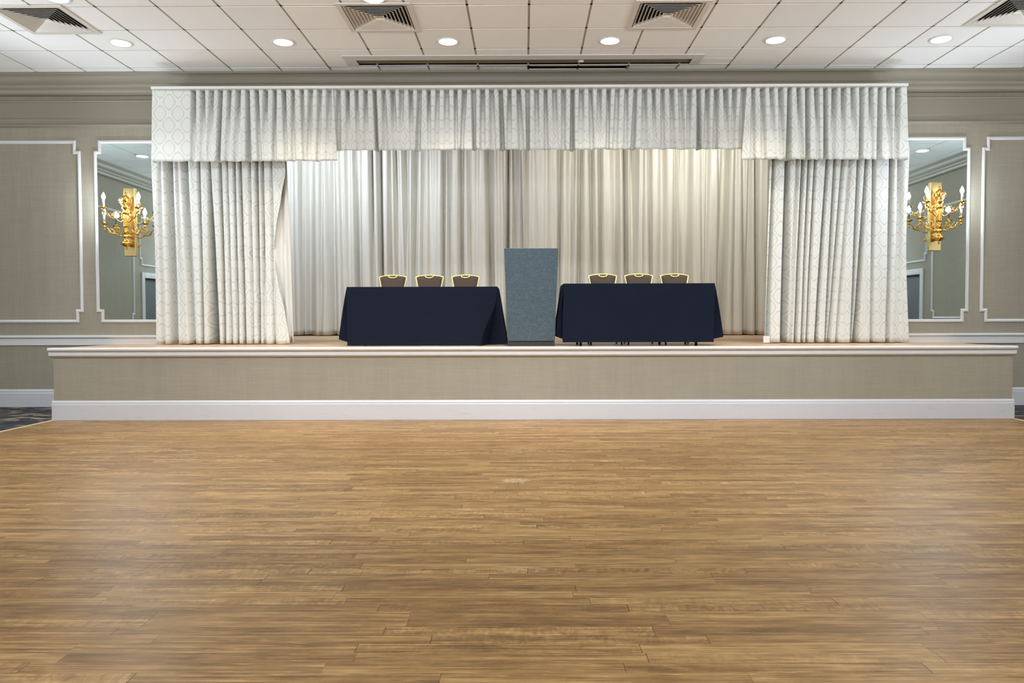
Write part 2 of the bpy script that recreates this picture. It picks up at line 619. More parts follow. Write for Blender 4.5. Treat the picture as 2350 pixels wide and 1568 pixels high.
obox('wall_rear', (XL - 0.1, YR - 0.12, 0), (XR + 0.1, YR, CEIL + 0.3), M['wall'])['kind'] = 'structure'

# stage recess
SXL, SXR, SY1, SC = -5.9, 6.0, 15.9, 5.1
bm = bmesh.new()
box(bm, (SXL - 0.1, ZW + 0.12, ST), (SXL, SY1, SC)); box(bm, (SXR, ZW + 0.12, ST), (SXR + 0.1, SY1, SC))
box(bm, (SXL, SY1, ST), (SXR, SY1 + 0.1, SC))
tag(link('wall_stage', bm, M['crown']), kind='structure')
obox('ceiling_stage', (SXL, ZW + 0.12, SC), (SXR, SY1, SC + 0.1), M['crown'])['kind'] = 'structure'

# stage platform
bm = bmesh.new()
box(bm, (FXL + 0.0, ZS, 0), (FXR - 0.0, ZW, ST - 0.06))
tag(link('wall_front', bm, M['wall']), kind='structure')
obox('floor_stage', (FXL + 0.0, ZS + 0.01, ST - 0.06), (FXR, SY1, ST), M['stage_floor'])['kind'] = 'structure'
# nosing of the stage edge: rounded lip, apron, quirk
LX0, LX1 = FXL - 0.035, FXR + 0.025
prism_x('trim_3', [(ZS + 0.06, ST + 0.006), (ZS - 0.045, ST + 0.006), (ZS - 0.058, ST), (ZS - 0.062, ST - 0.012), (ZS - 0.058, ST - 0.026), (ZS - 0.045, ST - 0.034),
                   (ZS - 0.034, ST - 0.036), (ZS - 0.034, ST - 0.085), (ZS - 0.028, ST - 0.094), (ZS - 0.012, ST - 0.106), (ZS + 0.002, ST - 0.110), (ZS + 0.06, ST - 0.110)], LX0, LX1, M['trim'])
prism_x('baseboard_front', [(ZS, 0), (ZS - 0.022, 0), (ZS - 0.022, 0.185), (ZS - 0.018, 0.195), (ZS - 0.018, 0.212), (ZS - 0.010, 0.228), (ZS, 0.234)], FXL - 0.018, FXR + 0.018, M['base'])

# back wall mouldings
BB = [(ZW, 0), (ZW - 0.022, 0), (ZW - 0.022, 0.19), (ZW - 0.018, 0.20), (ZW - 0.018, 0.222), (ZW - 0.010, 0.238), (ZW, 0.244)]
prism_x('baseboard_left', BB, XL, FXL, M['base'])
prism_x('baseboard_right', BB, FXR, XR, M['base'])
CR = [(ZW, 0.852), (ZW - 0.016, 0.852), (ZW - 0.020, 0.860), (ZW - 0.020, 0.940), (ZW - 0.026, 0.948), (ZW - 0.040, 0.958), (ZW - 0.045, 0.972), (ZW - 0.036, 0.986), (ZW, 0.992)]
prism_x('trim_4', CR, XL, OX0, M['trim'])
prism_x('trim_5', CR, OX1, XR, M['trim'])

h = CAM_H


def crown_prof(w, s):
    """w: wall coordinate, s: direction out of the wall"""
    p = [(0, CEIL - 0.004), (0.190, CEIL - 0.004), (0.190, h + 3.292), (0.186, h + 3.285)]
    for k in range(9):
        t = k / 8 * PI / 2
        p.append((0.186 - 0.062 * math.sin(t), h + 3.285 - 0.095 * (1 - math.cos(t)) - 0.01 * k / 8))
    p += [(0.124, h + 3.172), (0.128, h + 3.166), (0.118, h + 3.160), (0.118, h + 3.152)]
    p += [(0.112, h + 3.140), (0.108, h + 3.122), (0.110, h + 3.112), (0.100, h + 3.108), (0.100, h + 3.098), (0.096, h + 3.082), (0.088, h + 3.062), (0.088, h + 3.045), (0.035, h + 3.040), (0.0, h + 3.04)]
    return [(w + s * a, z) for a, z in p]


def frieze_prof(w, s):
    p = [(0, h + 2.975), (0.040, h + 2.972), (0.048, h + 2.964), (0.044, h + 2.952), (0.030, h + 2.948), (0.030, h + 2.74)]
    for k in range(1, 7):
        t = k / 6 * PI / 2
        p.append((0.030 - 0.024 * math.sin(t), h + 2.74 - 0.068 * (1 - math.cos(t)) - 0.004 * k / 6))
    p += [(0.014, h + 2.664), (0.036, h + 2.656), (0.040, h + 2.644), (0.030, h + 2.628), (0.010, h + 2.618), (0, h + 2.615)]
    return [(w + s * a, z) for a, z in p]


prism_x('trim_6', crown_prof(ZW, -1), XL, XR, M['crown'])
prism_x('trim_7', frieze_prof(ZW, -1), XL, OX0, M['crown'])
prism_x('trim_8', frieze_prof(ZW, -1), OX1, XR, M['crown'])
prism_y('trim_9', crown_prof(XL, 1), YR, ZW, M['crown'])
prism_y('trim_10', crown_prof(XR, -1), YR, ZW, M['crown'])

# wall panels (picture-frame mouldings with notched corners)
PZ0, PZ1 = atz(741.5, ZW, 100), atz(323, ZW, 100)


def back_panel(name, xa, xb, z0, z1):
    bm = bmesh.new()
    moulding(bm, notched(xa, xb, z0, z1, 0.062, 0.142), MOULD, lambda a, b, hh: (a, ZW - hh, b))
    return tag(link(name, bm, M['trim']), kind='structure')


pxr = at(189, 530, ZW).x
back_panel('trim_11', -8.55, pxr, PZ0, PZ1)
pxl = at(2250.5, 530, ZW).x
PZ0R, PZ1R = atz(739.5, ZW, 2300), atz(314, ZW, 2300)
back_panel('trim_12', pxl, 8.6, PZ0R, PZ1R)


def side_panel(name, X, s, y0, y1, z0, z1):
    bm = bmesh.new()
    moulding(bm, notched(y0, y1, z0, z1, 0.07, 0.15), MOULD, lambda a, b, hh: (X + s * hh, a, b))
    return tag(link(name, bm, M['trim']), kind='structure')


side_panel('trim_13', XL, 1, 3.38, 6.2, 1.15, 3.62)
side_panel('trim_14', XL, 1, 1.2, 3.12, 2.46, 3.62)
side_panel('trim_15', XR, -1, 4.05, 6.9, 1.17, 3.62)
side_panel('trim_16', XR, -1, 1.9, 3.84, 2.46, 3.62)
for i, (X, s, d0, d1) in enumerate(((XL, 1, DZL0, DZL1), (XR, -1, DZR0, DZR1))):
    # door with casing
    bm = bmesh.new()
    xa, xb = sorted((X, X + s * 0.03))
    box(bm, (xa, d0 - 0.13, 0), (xb, d0, DH + 0.13)); box(bm, (xa, d1, 0), (xb, d1 + 0.13, DH + 0.13)); box(bm, (xa, d0, DH), (xb, d1, DH + 0.13))
    o = link('door_%d' % (i + 1), bm, M['trim'], bevel=0.008); o['kind'] = 'structure'
    xa, xb = sorted((X - s * 0.07, X - s * 0.115))
    mid = (d0 + d1) / 2
    for a, b in ((d0 + 0.003, mid - 0.002), (mid + 0.002, d1 - 0.003)):
        dl = obox('door_leaf', (xa, a, 0.005), (xb, b, DH - 0.005), M['door'], o, bevel=0.004)
        bm = bmesh.new()
        yy = mid + (0.07 if a > mid - 0.01 else -0.07)
        xh = X - s * 0.07
        tube(bm, spline([(xh, yy, 0.95), (xh + s * 0.045, yy, 0.97), (xh + s * 0.045, yy, 1.23), (xh, yy, 1.25)], 5), 0.009, 8)
        link('door_handle', bm, M['steel'], dl, smooth=True)
    cr = [(X - 0.0 * s, 0.852), (X + s * 0.02, 0.852), (X + s * 0.02, 0.945), (X + s * 0.045, 0.965), (X + s * 0.036, 0.986), (X, 0.992)]
    prism_y('trim_%d' % (17 + 2 * i), cr, d1 + 0.13, ZW, M['trim'])
    prism_y('trim_%d' % (18 + 2 * i), cr, YR, d0 - 0.13, M['trim'])
    bs = [(X, 0), (X + s * 0.022, 0), (X + s * 0.022, 0.2), (X + s * 0.012, 0.236), (X, 0.244)]
    prism_y('baseboard_%d' % (1 + 2 * i), bs, d1 + 0.13, ZW, M['base'])
    prism_y('baseboard_%d' % (2 + 2 * i), bs, YR, d0 - 0.13, M['base'])

# ------------------------------------------------------------------ CEILING
TILE, GX, GY = 0.659, 0.06, 8.17
CE = ZW - 0.19           # crown edge
VENTS = [(-5.28, 8.50), (-1.585, 8.475), (1.575, 8.44), (5.39, 8.39)]
VO = 0.35                # half opening of a vent
holes = [(x - VO, y - VO, x + VO, y + VO) for x, y in VENTS]
SLOT = (-2.15, 9.865, 2.16, 10.055)
holes.append(SLOT)
GAP = (atx(1211, 10.2, 160), 10.155, atx(1438, 10.2, 160), CE + 0.02)
holes.append(GAP)


def subtract(rects, hsub):
    out = []
    for (x0, y0, x1, y1) in rects:
        a0, b0, a1, b1 = hsub
        if a1 <= x0 or a0 >= x1 or b1 <= y0 or b0 >= y1:
            out.append((x0, y0, x1, y1)); continue
        if b0 > y0: out.append((x0, y0, x1, b0))
        if b1 < y1: out.append((x0, b1, x1, y1))
        m0, m1 = max(y0, b0), min(y1, b1)
        if a0 > x0: out.append((x0, m0, a0, m1))
        if a1 < x1: out.append((a1, m0, x1, m1))
    return out


bm = bmesh.new()
G2 = 0.0125
rnd = random.Random(3)
ys = [GY + TILE * k for k in range(-23, 4)]
ys = [y for y in ys if y < CE - 0.02] + [CE + 0.06]
xs = [GX + TILE * k for k in range(-14, 15)]
for iy in range(len(ys) - 1):
    for ix in range(len(xs) - 1):
        x0, x1, y0, y1 = xs[ix] + G2, xs[ix + 1] - G2, ys[iy] + G2, ys[iy + 1] - G2
        if iy == len(ys) - 2: y1 = ys[iy + 1]
        if y0 < YR: y0 = YR
        x0 = max(x0, XL); x1 = min(x1, XR)
        if x1 - x0 < 0.03 or y1 - y0 < 0.03: continue
        r = [(x0, y0, x1, y1)]
        for hh in holes: r = subtract(r, hh)
        tl = [rnd.uniform(-0.002, 0.002) for _ in range(4)]
        if iy == len(ys) - 2 and abs(x0) < 3.2:
            tl = [rnd.uniform(-0.002, 0.012) for _ in range(4)]
        elif iy == len(ys) - 3:
            tl = [rnd.uniform(-0.001, 0.003) for _ in range(4)]
        for (a0, b0, a1, b1) in r:
            if a1 - a0 < 0.004 or b1 - b0 < 0.004: continue
            zb = CEIL - 0.008
            lo = [(a0, b0, zb + tl[0]), (a1, b0, zb + tl[1]), (a1, b1, zb + tl[2]), (a0, b1, zb + tl[3])]
            hi = [(p[0], p[1], CEIL + 0.012) for p in lo]
            v = [bm.verts.new(p) for p in lo + hi]
            for f in ((3, 2, 1, 0), (4, 5, 6, 7), (0, 1, 5, 4), (1, 2, 6, 5), (2, 3, 7, 6), (3, 0, 4, 7)):
                bm.faces.new([v[i] for i in f]).material_index = 0
# grid bars above the tile faces
bars = [(x - 0.02, YR, x + 0.02, CE + 0.06) for x in xs] + [(XL, y - 0.02, XR, y + 0.02) for y in ys[:-1]]
for br in bars:
    r = [br]
    for hh in holes: r = subtract(r, hh)
    for (a0, b0, a1, b1) in r:
        quad(bm, (a0, b0, CEIL - 0.001), (a0, b1, CEIL - 0.001), (a1, b1, CEIL - 0.001), (a1, b0, CEIL - 0.001), 1)
box(bm, (XL - 0.1, YR - 0.1, CEIL + 0.28), (XR + 0.1, ZW + 0.1, CEIL + 0.34), 2)
tag(link('ceiling', bm, [M['tile'], M['tbar'], M['void']]), kind='structure')

# long slot in the ceiling
sl = empty('ceiling_slot', ((SLOT[0] + SLOT[2]) / 2, (SLOT[1] + SLOT[3]) / 2, CEIL))
tag(sl, 'long narrow recessed slot with white rim in the ceiling above the valance', 'ceiling slot')
ox, oy = sl.location.x, sl.location.y
bm = bmesh.new()
x0, y0, x1, y1 = SLOT[0] - ox, SLOT[1] - oy, SLOT[2] - ox, SLOT[3] - oy
box(bm, (x0 - 0.15, y0 - 0.165, -0.016), (x1 + 0.13, y0, -0.004)); box(bm, (x0 - 0.15, y0, -0.016), (x0, y1 + 0.02, -0.004))
box(bm, (x1, y0, -0.016), (x1 + 0.13, y1 + 0.02, -0.004)); box(bm, (x0, y1, -0.016), (x1, y1 + 0.02, -0.004))
link('rim', bm, M['trim'], sl, bevel=0.003)
bm = bmesh.new()
for q in (((x0, y0, 0), (x0, y0, 0.2), (x1, y0, 0.2), (x1, y0, 0)), ((x0, y1, 0), (x0, y1, 0.2), (x1, y1, 0.2), (x1, y1, 0)),
          ((x0, y0, 0), (x0, y1, 0), (x0, y1, 0.2), (x0, y0, 0.2)), ((x1, y0, 0), (x1, y1, 0), (x1, y1, 0.2), (x1, y0, 0.2)), ((x0, y0, 0.2), (x0, y1, 0.2), (x1, y1, 0.2), (x1, y0, 0.2))):
    quad(bm, *[(p[0], p[1], p[2] * 0.09 - 0.012) for p in q])
link('channel', bm, M['slot_inside'], sl)
bm = bmesh.new()
xk = atx(1333, 9.98, 146) - ox
lathe(bm, [(0.03, -0.02), (0.04, -0.014), (0.04, 0.0), (0.02, 0.02)], (xk, y0 + 0.1, 0.005), 14)
link('bracket', bm, M['track'], sl, smooth=True)

# vents
def make_vent():
    r = empty('ceiling_vent')
    bm = bmesh.new()
    o, i = 0.40, 0.345
    for a, b, c, d in ((-o, -o, o, -i), (-o, i, o, o), (-o, -i, -i, i), (i, -i, o, i)):
        box(bm, (a, b, -0.022), (c, d, -0.006))
    link('frame', bm, M['vent'], r, bevel=0.004)
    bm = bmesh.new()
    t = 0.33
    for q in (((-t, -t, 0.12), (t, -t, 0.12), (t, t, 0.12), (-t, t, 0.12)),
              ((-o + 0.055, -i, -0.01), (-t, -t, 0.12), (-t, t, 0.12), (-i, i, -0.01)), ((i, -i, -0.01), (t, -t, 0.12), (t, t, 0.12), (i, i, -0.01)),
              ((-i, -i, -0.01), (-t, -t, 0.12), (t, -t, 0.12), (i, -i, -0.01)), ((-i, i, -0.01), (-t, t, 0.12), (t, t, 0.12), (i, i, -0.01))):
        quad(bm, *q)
    link('throat', bm, M['vent_shade'], r)
    n = 8
    for k in range(n):
        bm = bmesh.new()
        a = 0.335 - k * 0.0395            # outer (lower) half size
        b = a - 0.030
        th = 0.004
        lo_o = [(-a, -a), (a, -a), (a, a), (-a, a)]
        hi_i = [(-b, -b), (b, -b), (b, b), (-b, b)]
        z0, z1 = -0.018, 0.014
        A = [bm.verts.new((x, y, z0)) for x, y in lo_o]; B = [bm.verts.new((x, y, z1)) for x, y in hi_i]
        A2 = [bm.verts.new((x, y, z0 + th)) for x, y in lo_o]; B2 = [bm.verts.new((x, y, z1 + th)) for x, y in hi_i]
        for q in range(4):
            w = (q + 1) % 4
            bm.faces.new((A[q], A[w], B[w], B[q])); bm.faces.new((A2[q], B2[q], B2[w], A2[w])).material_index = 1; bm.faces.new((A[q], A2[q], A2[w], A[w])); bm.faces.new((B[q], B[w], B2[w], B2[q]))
        link('louvre', bm, [M['vent'], M['vent_shade']], r)  # upper blade faces coloured near black to stand in for throat shade
    return r


def copy_tree(o, parent=None):
    c = o.copy(); COL.objects.link(c)
    if parent: c.parent = parent
    for ch in list(o.children): copy_tree(ch, c)
    return c


VL = ['square white ceiling vent at far left beside the leftmost recessed light', 'square white ceiling vent left of centre above the dark-blue table with the low hem',
      'square white ceiling vent right of centre above the dark-blue table showing legs', 'square white ceiling vent at far right cut by the picture edge']
VL[1] = 'square white ceiling vent second from the left'
VL[2] = 'square white ceiling vent third from the left'
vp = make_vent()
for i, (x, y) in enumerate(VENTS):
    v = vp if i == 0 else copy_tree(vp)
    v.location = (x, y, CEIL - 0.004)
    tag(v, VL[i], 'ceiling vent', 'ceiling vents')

# recessed lights
def make_can():
    r = empty('downlight')
    bm = bmesh.new()
    lathe(bm, [(0.108, 0.0), (0.132, -0.002), (0.138, -0.006), (0.132, -0.011), (0.116, -0.013), (0.108, -0.010)], n=36)
    link('trim_ring', bm, M['track'], r, smooth=True)
    bm = bmesh.new()
    lathe(bm, [(0.112, -0.006), (0.108, -0.012), (0.07, -0.016), (0.0, -0.018)], n=36)
    link('lens', bm, M['lens'], r, smooth=True)
    return r


CANS = []
names = ['first', 'second', 'third', 'fourth', 'fifth', 'sixth']
for k, px in enumerate((277, 650, 1028, 1400, 1780, 2160)):
    py = 100 - k * 1.7
    d = ray(px, py); p = CAM_P + d * ((CEIL - 0.02 - CAM_H) / d.z)
    CANS.append((p.x, p.y, 'round recessed light, %s from the left in the row nearest the stage' % names[k]))
for px, py, lb in ((130, -3, 'round recessed light cut by the top picture edge above the leftmost vent'), (856, -3, 'round recessed light cut by the top picture edge above the second vent')):
    d = ray(px, py); p = CAM_P + d * ((CEIL - 0.02 - CAM_H) / d.z)
    CANS.append((p.x, p.y, lb))
CANS.append((-7.77, 5.36, 'round recessed light seen reflected in the left wall mirror'))
CANS.append((7.95, 5.60, 'round recessed light seen reflected in the right wall mirror'))
cp = make_can()
for i, (x, y, lb) in enumerate(CANS):
    c = cp if i == 0 else copy_tree(cp)
    c.location = (x, y, CEIL - 0.008)
    tag(c, lb, 'ceiling light', 'recessed ceiling lights')

# ------------------------------------------------------------------ DRAPERY
def lerp(a, b, t): return a + (b - a) * t


def sst(t):
    t = max(0.0, min(1.0, t)); return t * t * (3 - 2 * t)


def drape(name, mat, Y, x0, x1, ztop, zbot, valleys, nx, nz, parent=None, wrinkle=0.004, seed=0, ret0=0.0, ret1=0.0, thick=0.004, swell=0.0, hemwave=0.0, vofs=0.0, sq=False):
    """hanging cloth: valleys = (x_top, x_bot, depth_top, depth_bot, width_top, width_bot); x0/x1 functions of v; ret = return to the wall"""
    bm = bmesh.new()
    uvl = bm.loops.layers.uv.new('uv')
    grid, us = [], []
    nr = 6
    for i in range(nz + 1):
        v = i / nz
        a, b = x0(v), x1(v)
        row, prev, u, ur = [], None, 0.0, []
        vk = [(lerp(xt, xb, v), lerp(dt, db, sst(v * 1.3)), lerp(wt, wb, v)) for xt, xb, dt, db, wt, wb in valleys]
        vk.sort(); ptr = 0
        pts = []
        for j in range(nx + 1):
            x = lerp(a, b, j / nx)
            y = Y
            for xk, dk, wk in vk:
                q = (x - xk) / wk
                if -3 < q < 3: y += dk * (math.exp(-q ** 4) if sq and v < 0.999 else math.exp(-q * q))
            y += wrinkle * noise.noise(Vector((x * 7 + seed, v * 3.0, seed * 1.7))) * (0.4 + v) * 2
            y += swell * noise.noise(Vector((x * 1.3 + seed * 3.1, v * 0.7, 4.0)))
            zt = ztop; zb = zbot(x) if callable(zbot) else zbot
            zb += hemwave * noise.noise(Vector((x * 9.0, seed, 1.3))) + (y - Y) * 0.06
            pts.append(Vector((x, y, lerp(zt, zb, v))))
        if ret0:
            e = pts[0]
            pts = [Vector((e.x, lerp(e.y + ret0, e.y, k / nr), e.z)) for k in range(nr)] + pts
        if ret1:
            e = pts[-1]
            pts = pts + [Vector((e.x, lerp(e.y, e.y + ret1, k / nr), e.z)) for k in range(1, nr + 1)]
        for p in pts:
            if prev is not None: u += math.hypot(p.x - prev.x, p.y - prev.y)
            prev = p
            row.append(bm.verts.new(p)); ur.append(u)
        grid.append(row); us.append(ur)
    um = us[len(us) // 3]
    for i in range(nz):
        for j in range(len(grid[0]) - 1):
            f = bm.faces.new((grid[i][j], grid[i + 1][j], grid[i + 1][j + 1], grid[i][j + 1]))
            f.smooth = True
            for lp, (ii, jj) in zip(f.loops, ((i, j), (i + 1, j), (i + 1, j + 1), (i, j + 1))):
                lp[uvl].uv = (um[jj] + vofs, grid[ii][jj].co.z)
    me = bpy.data.meshes.new(name)
    bm.to_mesh(me); bm.free()
    me.materials.append(mat)
    o = bpy.data.objects.new(name, me); COL.objects.link(o)
    if parent: o.parent = parent
    md = o.modifiers.new('cloth', 'SOLIDIFY'); md.thickness = thick; md.offset = 0
    return o


YV = 10.02            # valance plane
ZT = atz(202.5, YV)
rv = random.Random(11)
pleats = [443 + 20.75 * k for k in range(0, 79)]
deep = {504, 568, 858, 963, 1079, 1142, 1205, 1321, 1465, 1600, 1806, 1845, 1861, 1899, 1978, 2018}


def pleat_valleys(p0, p1, flat_to=None):
    out = []
    for p in pleats:
        if p <= p0 + 2 or p >= p1 - 2: continue
        dp = any(abs(p - d) < 10 for d in deep)
        jit = rv.uniform(-3, 3)
        X = atx(p, YV, 205); Xb = atx(p + jit * 2.2, YV, 300)
        per = rv.uniform(0.03, 0.4)
        if dp: per = rv.uniform(0.8, 1.0)
        dt = rv.uniform(0.12, 0.17)
        out.append((X, Xb, dt, dt * per, rv.uniform(0.022, 0.030), rv.uniform(0.020, 0.034) if dp else rv.uniform(0.022, 0.045)))
    return out


LABV = {}
vx = lambda p: atx(p, YV, 280)
v1 = drape('valance', M['damask'], YV, lambda v: lerp(vx(351), vx(347), v), lambda v: lerp(vx(765), vx(773), v), ZT, atz(370, YV, 560),
           pleat_valleys(440, 765), 594, 26, sq=True, seed=1, ret0=0.13, swell=0.02, hemwave=0.012)
tag(v1, 'long ogee-patterned fabric valance section at the left end over the left curtain', 'valance', 'valance sections')
v2 = drape('valance', M['damask'], YV + 0.03, lambda v: lerp(vx(762), vx(766), v), lambda v: lerp(vx(1716), vx(1708), v), ZT, atz(343.5, YV + 0.03, 1203),
           pleat_valleys(764, 1714), 1368, 24, sq=True, seed=2, swell=0.015, hemwave=0.01)
tag(v2, 'wide shorter middle valance section of ogee-patterned fabric above the two tables', 'valance', 'valance sections')
v3 = drape('valance', M['damask'], YV, lambda v: lerp(vx(1714), vx(1702), v), lambda v: lerp(vx(2080), vx(2087), v), ZT, atz(365.5, YV, 1900),
           pleat_valleys(1716, 2070), 540, 26, sq=True, seed=3, ret1=0.13, swell=0.02, hemwave=0.012)
tag(v3, 'long ogee-patterned fabric valance section at the right end over the right curtain', 'valance', 'valance sections')
# track board
tr = empty('curtain_track', (0, YV, ZT)); tag(tr, 'long white curtain track running under the crown moulding', 'curtain track')
x0, x1 = vx(350), vx(2081)
bm = bmesh.new(); box(bm, (x0, -0.035, 0.0), (x1, 0.36, 0.034)); link('board', bm, M['track'], tr, bevel=0.004)
bm = bmesh.new(); box(bm, (x0 + 0.05, 0.24, -0.03), (x1 - 0.05, 0.27, 0.0)); link('rail', bm, M['steel'], tr)

# side curtains
YC = 10.24
cx_ = lambda p: atx(p, YC, 560)


def leg_valleys(rows):
    return [(cx_(a), cx_(b), da * 2.3, db * 2.3, wa * 1.0, wb * 1.0) for a, b, da, db, wa, wb in rows]


Lrows = [(389, 394, .07, .08, .034, .040), (424, 437, .06, .05, .032, .03), (458, 459, .05, .05, .014, .014), (482, 486, .05, .24, .012, .040), (507, 510, .06, .08, .014, .013),
         (523, 526, .03, .03, .01, .014), (540, 541, .06, .05, .013, .012), (553, 557, .07, .08, .013, .014), (575, 576, .03, .03, .016, .012), (591, 591, .09, .08, .014, .013), (604, 604, .05, .05, .014, .012), (624, 627, .03, .05, .012, .016),
         (368, 370, .015, .02, .02, .02), (407, 416, .01, .015, .02, .03)]
Rrows = [(1775, 1764, .05, .06, .014, .02), (1805.5, 1804, .10, .18, .020, .038), (1829, 1816, .03, .02, .02, .02), (1842, 1828, .07, .07, .016, .014), (1856, 1843, .05, .05, .014, .013), (1871, 1854, .05, .05, .014, .012), (1899, 1876, .08, .10, .014, .016), (1916, 1899, .06, .05, .014, .014),
         (1935, 1905, .04, .05, .016, .012), (1951, 1922, .02, .03, .02, .012), (1968, 1957, .06, .07, .014, .014), (1987, 1966, .08, .12, .012, .022), (2003, 2003, .06, .03, .016, .02), (2044, 2041, .08, .04, .018, .02), (2064, 2062, .04, .015, .03, .03)]


def ledge(v):
    # leading edge of the left curtain swings back to show the lining
    pts = [(0, 655), (0.12, 657), (0.25, 646), (0.4, 634), (0.54, 626), (0.68, 637), (0.84, 652), (1.0, 663)]
    for (a, p), (b, q) in zip(pts, pts[1:]):
        if v <= b:
            return cx_(lerp(p, q, sst((v - a) / (b - a)) * 0.5 + (v - a) / (b - a) * 0.5))
    return cx_(663)


zb = ST + 0.012
cl = drape('curtain', M['damask'], YC, lambda v: cx_(lerp(350, 354, v)) - 0.02 * math.sin(PI * v) * -1, ledge, atz(340, YC), zb, leg_valleys(Lrows), 420, 40, seed=5, wrinkle=0.006, swell=0.05, hemwave=0.008, vofs=0.05)
tag(cl, 'full-length ogee-patterned curtain with exposed white lining at left side of stage', 'curtain', 'stage side curtains')
ln = drape('lining', M['lining'], YC + 0.07, lambda v: cx_(lerp(608, 600, v)), lambda v: cx_(lerp(656, 668, v)), atz(340, YC), zb + 0.01,
           leg_valleys([(640, 640, .03, .02, .05, .04), (655, 660, .0, .03, .02, .02)]), 30, 24, parent=cl, seed=6, wrinkle=0.008)
ln['label'] = 'plain white lining'
crt = drape('curtain', M['damask'], YC, lambda v: cx_(lerp(1765, 1758, v)), lambda v: cx_(2085 + 6 * v * v - 6 * math.sin(PI * v)), atz(340, YC), zb, leg_valleys(Rrows), 440, 40, seed=8, wrinkle=0.006, swell=0.05, hemwave=0.008, vofs=0.11)
tag(crt, 'full-length ogee-patterned curtain at right side of stage with closed front edge', 'curtain', 'stage side curtains')
bm = bmesh.new()
p = at(1760, 779, YC - 0.03)
box(bm, (p.x - 0.045, YC - 0.022, p.z - 0.045), (p.x + 0.04, YC - 0.018, p.z + 0.045))
tg = link('hem_tag', bm, M['lining'], crt)

# satin back curtain in two halves
YB = ZB
bx = lambda p: atx(p, YB, 560)
rb = random.Random(21)


def satin_valleys(p0, p1):
    out, p = [], p0 + 8
    while p < p1 - 6:
        step = rb.choice([8, 10, 13, 16, 20, 24, 30])
        big = rb.random() < 0.55
        d = rb.uniform(0.14, 0.26) if big else rb.uniform(0.05, 0.12)
        w0 = rb.uniform(0.032, 0.06) if big else rb.uniform(0.025, 0.05)
        out.append((bx(p), bx(p + rb.uniform(-9, 9)), d * rb.uniform(0.7, 1.2), d * rb.uniform(0.6, 1.2), w0, w0 * rb.uniform(0.7, 1.8)))
        p += step
    return out


zt_b = 4.72
b1 = drape('back_curtain', M['satin'], YB, lambda v: SXL + 0.15, lambda v: bx(1205 + 4 * v), zt_b, ST + 0.012, satin_valleys(560, 1200), 620, 36, seed=12, wrinkle=0.012, swell=0.09, hemwave=0.01)
tag(b1, 'left half of the plain ivory satin curtain at the back of the stage', 'curtain', 'satin back curtains')
b2 = drape('back_curtain', M['satin'], YB - 0.28, lambda v: bx(1197 + 10 * v), lambda v: SXR - 0.15, zt_b, ST + 0.012, satin_valleys(1200, 1860), 620, 36, seed=17, wrinkle=0.012, swell=0.09, hemwave=0.01)
tag(b2, 'right half of the plain ivory satin curtain at the back of the stage', 'curtain', 'satin back curtains')
bm = bmesh.new(); box(bm, (SXL + 0.1, YB - 0.05, zt_b), (SXR - 0.1, YB + 0.03, zt_b + 0.06))
tag(link('trim_30', bm, M['steel']), kind='structure')  # rail of the satin back curtains, out of view

# ------------------------------------------------------------------ MIRRORS AND SCONCES
def make_mirror(xa, xb, z0, z1, label):
    r = empty('wall_mirror', ((xa + xb) / 2, ZW, (z0 + z1) / 2))
    ox, oz = r.location.x, r.location.z
    out = [(a - ox, b - oz) for a, b in notched(xa, xb, z0, z1, 0.062, 0.142)]
    bm = bmesh.new(); moulding(bm, out, MOULD, lambda a, b, hh: (a, -hh, b)); link('frame', bm, M['trim'], r)
    bm = bmesh.new()
    inn = offset_poly(out, 0.030)
    front = [bm.verts.new((q[0], -0.008, q[1])) for q in inn]
    back = [bm.verts.new((q[0], -0.002, q[1])) for q in inn]
    bm.faces.new(front); bm.faces.new(back[::-1])
    for i in range(len(front)):
        bm.faces.new((front[i], front[i - 1], back[i - 1], back[i]))
    link('glass', bm, M['mirror'], r)
    tag(r, label, 'mirror', 'wall mirrors')
    return r


mxl = at(219, 530, ZW).x
scL = at(300, 511, ZW); scR = at(2144, 498, ZW)
make_mirror(mxl, 2 * scL.x - mxl, PZ0, PZ1, 'tall white-framed wall mirror with notched corners beside the left curtain')
mxr = at(2224, 530, ZW).x
make_mirror(2 * scR.x - mxr, mxr, PZ0R, PZ1R, 'tall white-framed wall mirror with notched corners beside the right curtain')


